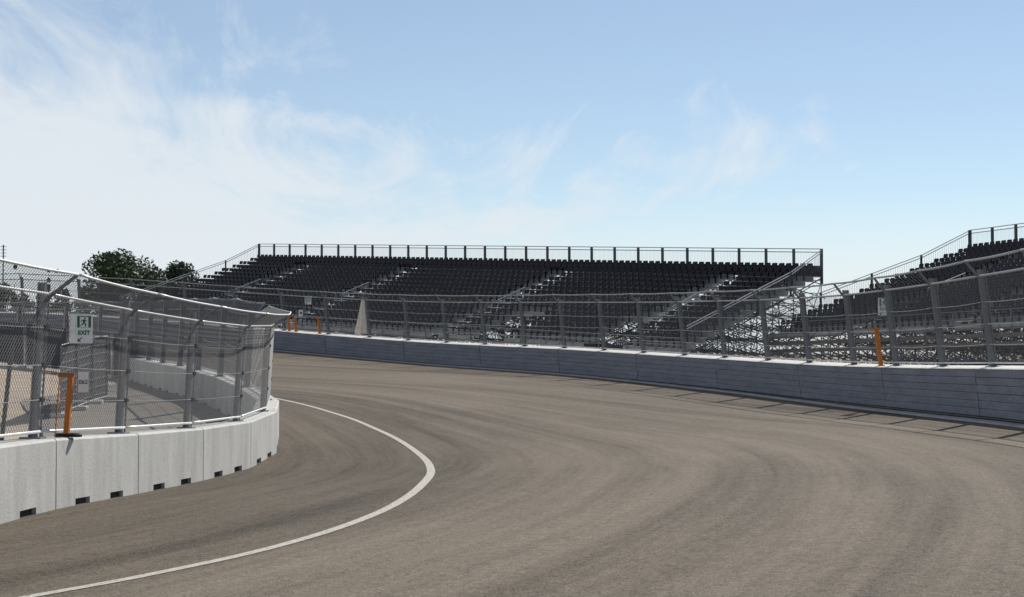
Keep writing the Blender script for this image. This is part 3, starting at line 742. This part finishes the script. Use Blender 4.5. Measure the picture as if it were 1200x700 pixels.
# near orange frame standing on the inner wall: two legs and a notched cross bar
def orange_frame():
    Yf = 23.55; zt = INN.pos(INN.near(-6.4, 23.4)).z + 1.0
    pr = at(80.5, 500, Yf); pl = at(67.5, 500, Yf); tp = at(80, 437, Yf).z
    root = thing('marker_gate', (pr.x, pr.y, zt), 'rusty orange upright frame with notched bar standing on the inner wall', 'marker frame')
    lean = Vector((0.055, 0, 0))
    def leg(p, hw, hd, nm):
        b = Vector((p.x - 0.035, p.y, zt)); t = Vector((p.x + 0.03, p.y, tp)); d = (t - b).normalized(); q = d.cross(Y_).normalized()
        o = MB().box((b + t) / 2, q, Y_, d, hw, hd, (t - b).length / 2).build(nm, 'orange', root); return b, t
    b1, t1 = leg(pr, 0.036, 0.045, 'leg'); b0, t0 = leg(pl, 0.007, 0.012, 'leg')
    c0, c1 = t0 + Vector((-0.01, 0, -0.03)), t1 + Vector((0.06, 0, -0.03)); d = (c1 - c0).normalized()
    ca = MB().box((c0 + c1) / 2 - Y_ * 0.055, d, Y_, Z_, (c1 - c0).length / 2, 0.012, 0.03).build('cross_bar', 'orange', root)
    for k in range(6):
        p = c0.lerp(c1, (k + 0.5) / 6); dd = (Vector((0.5, 0, 1))).normalized()
        MB().box(p - Y_ * 0.0705, dd.cross(Y_), Y_, dd, 0.006, 0.003, 0.034).build('notch_stripe', 'kick', ca)
    s = MB(); c = Vector((pr.x - 0.02, pr.y + 0.05, zt + 0.002)); n = 20; prof = [(0.20, 0.0), (0.205, 0.03), (0.17, 0.055), (0.0, 0.06)]
    for (r_, z) in prof[:-1]:
        for k in range(n): t = 2 * math.pi * k / n; s.v.append(c + Vector((math.cos(t) * r_, math.sin(t) * r_ * 0.55, z)))
    for i in range(2):
        for k in range(n): s.f.append((i * n + k, i * n + (k + 1) % n, (i + 1) * n + (k + 1) % n, (i + 1) * n + k))
    s.f.append(tuple(range(2 * n, 3 * n))); s.build('rubber_base', 'rubber', root, smooth=False)
orange_frame()
def orange_post(x, Y, label, hgt=1.1, bar=0.3, lean=None):
    a = OUT.rayx(x); p, ax, up = oframe(a, -0.22 if lean is None else lean, 1.215); t = OUT.tan(a)
    root = thing('orange_post', p, label, 'marker post')
    MB().box(p + up * hgt / 2, t, ax, up, 0.06, 0.055, hgt / 2).build('post', 'orange', root, bevel=0.008)
    MB().box(p + up * (hgt + 0.02) - ax * 0.05, Vector((1, 0, 0)), Y_, Z_, bar / 2, 0.03, 0.03).build('cross_bar', 'orange', root)
    MB().box(p + up * 0.02, t, ax, up, 0.10, 0.09, 0.018).build('base_plate', 'orange', root)
orange_post(1046, 0, 'orange marker post under the exit sign on the outer wall')
orange_post(380, 0, 'single orange marker post on the outer wall near the closed parasol', 0.95, 0.2)
orange_post(344, 0, 'orange marker post of a pair on the outer wall under a white notice', 0.95, 0.2)
orange_post(352, 0, 'slim orange marker post beside its twin under a white notice', 0.9, 0.12)

# closed parasol behind the outer wall
def parasol():
    Yp = 99.5; c = at(424, 391, Yp); zg_ = zverge(c); top_ = at(426, 350, Yp).z
    root = thing('parasol', (c.x, c.y, zg_), 'closed beige canvas parasol standing behind the outer wall', 'parasol')
    MB().bar((c.x, c.y, zg_), (c.x, c.y, top_ + 0.1), 0.03, 8).build('pole', 'steel', root)
    s = MB(); n = 32; prof = [(0.05, 1.0), (0.10, 0.93), (0.15, 0.75), (0.22, 0.5), (0.30, 0.25), (0.36, 0.06), (0.33, 0.0)]; H = top_ - c.z
    for r_, h in prof:
        for k in range(n):
            t = 2 * math.pi * k / n; rr = r_ * (1 + 0.16 * math.cos(8 * t) * (1 - h * 0.6)); s.v.append(Vector((c.x + 0.10 * (h - 0.3) + rr * math.cos(t), c.y + rr * math.sin(t) * 0.8, c.z + h * H)))
    for i in range(len(prof) - 1):
        for k in range(n): s.f.append((i * n + k, i * n + (k + 1) % n, (i + 1) * n + (k + 1) % n, (i + 1) * n + k))
    s.f.append(tuple(range(n))); s.build('canopy', 'cloth', root, smooth=True)
    MB().box((c.x, c.y, zg_ + 0.05), X_, Y_, Z_, 0.4, 0.4, 0.05).build('base', 'wallc', root, bevel=0.02)
parasol()

# screened site panels in the infield
def screen_panel(p0, p1, H, label, group):
    p0 = Vector(p0); p1 = Vector(p1); t = (p1 - p0); Ln = t.length; t.normalize(); nn = Vector((t.y, -t.x, 0)).normalized()
    root = thing('site_fence_panel', (p0 + p1) / 2, label, 'fence panel', group)
    for e in (0.03, Ln - 0.03): MB().bar(p0 + t * e, p0 + t * e + Z_ * H, 0.024, 6).build('upright', 'steel', root)
    for h in (0.12, H): MB().bar(p0 + t * 0.03 + Z_ * h, p0 + t * (Ln - 0.03) + Z_ * h, 0.022, 6).build('frame_rail', 'steel', root)
    # cloth, slightly billowing
    s = MB(); nx = 10
    for i in range(nx + 1):
        for k in range(7):
            bl = 0.03 * math.sin(math.pi * i / nx) * math.sin(math.pi * k / 6) + 0.01 * R.random(); s.v.append(p0 + t * (0.05 + (Ln - 0.1) * i / nx) + Z_ * (0.13 + (H - 0.15) * k / 6) - nn * (0.03 + bl))
    for i in range(nx):
        for k in range(6): a = i * 7 + k; s.f.append((a, a + 1, a + 8, a + 7))
    s.build('screen_cloth', 'screen', root, smooth=True)
    s = MB()
    for k in range(1, 11): s.bar(p0 + t * Ln * k / 11 + Z_ * 0.12, p0 + t * Ln * k / 11 + Z_ * H, 0.006, 3, False)
    for k in range(1, 8): s.bar(p0 + t * 0.03 + Z_ * (H * k / 8), p0 + t * (Ln - 0.03) + Z_ * (H * k / 8), 0.006, 3, False)
    s.build('wire_grid', 'dark', root, kind='stuff', fix=False)
    for e in (0.03, Ln - 0.03): MB().box(p0 + t * e + Z_ * 0.06, t, nn, Z_, 0.10, 0.3, 0.06).build('foot_block', 'wallc', root, bevel=0.015)
q0 = Vector((-13.15, 47.3, 0)); q1 = Vector((-13.35, 53.6, 0))
for k in range(3):
    a, b = q0.lerp(q1, k / 3), q0.lerp(q1, (k + 0.985) / 3); a.z, b.z = zin(a.y) + 0.05, zin(b.y) + 0.05
    screen_panel(a, b, 2.1, 'charcoal screened site fence panel in the row beside the service lane', 'screened site fence along the service lane')
for k in range(6):
    a, b = Vector((-27 + k * 2.0, 71.5 - k * 0.5, 0)), Vector((-27 + (k + 0.97) * 2.0, 71.5 - (k + 0.97) * 0.5, 0)); a.z, b.z = zsand(a.x, a.y), zsand(b.x, b.y)
    screen_panel(a, b, 1.9, 'charcoal screened site fence panel crossing the sandy infield', 'screened site fence across the sand')
# two leaning steel posts with a rail in the sand
for (x0, y0, x1, y1, Yd, lb) in [(13, 420, 3, 511, 36.0, 'dark leaning steel post in the sand at the end of the inner fence bay'), (45, 420, 37.5, 510, 36.5, 'dark leaning steel post in the sand behind the thick fence post')]:
    tp = at(x0 + 2, y0 - 22, Yd); bt = at(x1 - 1.5, y1 + 10, Yd); d = (tp - bt).normalized(); zg_ = zin(Yd); bt = bt - d * ((bt.z - zg_) / d.z); q = d.cross(Y_).normalized()
    root = thing('leaning_post', bt, lb, 'post')
    MB().box((bt + tp) / 2, q, Y_, d, 0.04, 0.04, (tp - bt).length / 2).build('shaft', 'dark', root, bevel=0.006)
    MB().box(bt + Z_ * 0.03, X_, Y_, Z_, 0.16, 0.16, 0.03).build('foot_plate', 'dark', root)
    MB().box(tp, q, Y_, d, 0.05, 0.05, 0.015).build('cap', 'dark', root)
# black rubber ramp lying on the service lane
pr_ = at(132.5, 466, 52.5); zr_ = zin(52.5) + 0.055
s = MB(); t = Vector((1, 0.12, 0)).normalized(); n2 = Vector((-t.y, t.x, 0))
s.sweep([(Vector((pr_.x, pr_.y, zr_)) + t * e, n2, Z_) for e in (-0.3, 0.3)], [(-0.35, 0), (-0.2, 0.09), (0.2, 0.09), (0.35, 0)])
props(s.build('rubber_ramp', 'rubber', bevel=0.01), 'short black rubber ramp lying on the service lane', 'ramp')

# ------------------------------------------------------------------ trees
def tree(name, label, base, H, rx, crown_z0, leafm, nleaf, seed, group=None, conic=False, lobes=14, lsize=0.34):
    rr = random.Random(seed); base = Vector(base)
    root = thing(name, base, label, 'tree', group)
    s = MB(); pts = []; tr = 0.045 * H ** 0.9 * 0.5
    for k in range(7):
        w_ = k / 6; pts.append(base + Vector((rr.uniform(-.15, .15) * w_, rr.uniform(-.15, .15) * w_, H * 0.8 * w_)))
    s.path(pts, [tr * (1 - 0.85 * k / 6) for k in range(7)], 8)
    C = []
    for k in range(lobes):
        if conic:
            h = rr.random() ** 1.1; r_ = rx * (1 - h) * 0.55 * rr.random() ** 0.5; th = rr.uniform(0, 6.28); c = base + Vector((r_ * math.cos(th), r_ * math.sin(th), crown_z0 + (H - crown_z0) * h)); rad_ = rx * (0.5 * (1 - h) + 0.12)
        else:
            th = rr.uniform(0, 6.28); ph = math.acos(rr.uniform(-0.75, 1)); q = 0.55 + 0.2 * rr.random()
            c = base + Vector((rx * q * math.sin(ph) * math.cos(th), rx * q * math.sin(ph) * math.sin(th), crown_z0 + (H - crown_z0) * (0.45 + 0.42 * math.cos(ph)))); rad_ = rx * rr.uniform(0.26, 0.42)
            st = pts[rr.randrange(2, 5)]; s.path([st, st.lerp(c, 0.5) + Vector((0, 0, -0.2)), c], [tr * 0.4, tr * 0.25, tr * 0.08], 5)
        C.append((c, rad_))
    s.build('trunk', 'bark', root, smooth=True)
    s = MB()
    for k in range(nleaf):
        c, r_ = C[rr.randrange(len(C))]
        d = Vector((rr.gauss(0, 1), rr.gauss(0, 1), rr.gauss(0, 1))).normalized() * r_ * (0.35 + 0.75 * rr.random() ** 0.6)
        p = c + Vector((d.x, d.y, d.z * (0.85 if not conic else 1.5)))
        a = Vector((rr.gauss(0, 1), rr.gauss(0, 1), rr.gauss(0, 0.7))).normalized(); b_ = a.orthogonal().normalized(); sz = lsize * rr.uniform(0.5, 1.1)
        s.add([p - a * sz, p + b_ * sz * 0.45, p + a * sz, p - b_ * sz * 0.45], [(0, 1, 2, 3)])
    s.build('crown', leafm, root, fix=False, kind='stuff')
def tree_px(xc, ytop, halfw, Y, label, leafm, seed, conic=False, nleaf=5000, group=None, z0f=0.25, name='tree', lobes=16):
    tp = at(xc, ytop, Y); zb = -2.6; H = tp.z - zb
    tree(name, label, (tp.x, tp.y, zb), H, halfw * Y / FPX, H * z0f, leafm, nleaf, seed, group, conic, lobes)
tree_px(145, 289, 56, 215, 'broad green tree with the taller crown beyond the far fence', 'leaf', 3, nleaf=16000, z0f=0.2, lobes=40)
tree_px(212, 301, 37, 220, 'lower rounded green tree next to the end of the long grandstand', 'leafd', 5, nleaf=10000, z0f=0.2, lobes=30)
G = 'dark trees along the skyline'
for i, (x, y, hw, Yd) in enumerate([(18, 306, 6, 260), (57, 310.5, 5, 250), (67, 312.5, 5, 255), (79, 312, 6, 262)]):
    tree_px(x, y, hw, Yd, 'distant dark pointed tree whose tip shows over the inner fence', 'leafd', 20 + i, True, 900, G, 0.05, 'cypress_tree', 10)
G2 = 'low dark trees behind the far fence'
for i, x in enumerate((-30, 6, 40, 74, 104, 240, 268)):
    tree_px(x, 327 + R.uniform(-3, 5), 26, 240 + R.uniform(-15, 15), 'low dark tree in the belt behind the far fence', 'leafd', 40 + i, False, 2600, G2, 0.2, 'tree', 12)
# antenna mast
tp = at(4, 287, 255); root = thing('mast', (tp.x, tp.y, -2.6), 'thin grey antenna mast rising behind the trees', 'mast')
MB().bar((tp.x, tp.y, -2.6), tp, 0.10, 6).build('pole', 'dark', root)
for k in range(4): MB().bar(tp - Z_ * (0.3 + k * 0.5) - X_ * 0.5, tp - Z_ * (0.3 + k * 0.5) + X_ * 0.5, 0.04, 4).build('antenna_rod', 'dark', root)
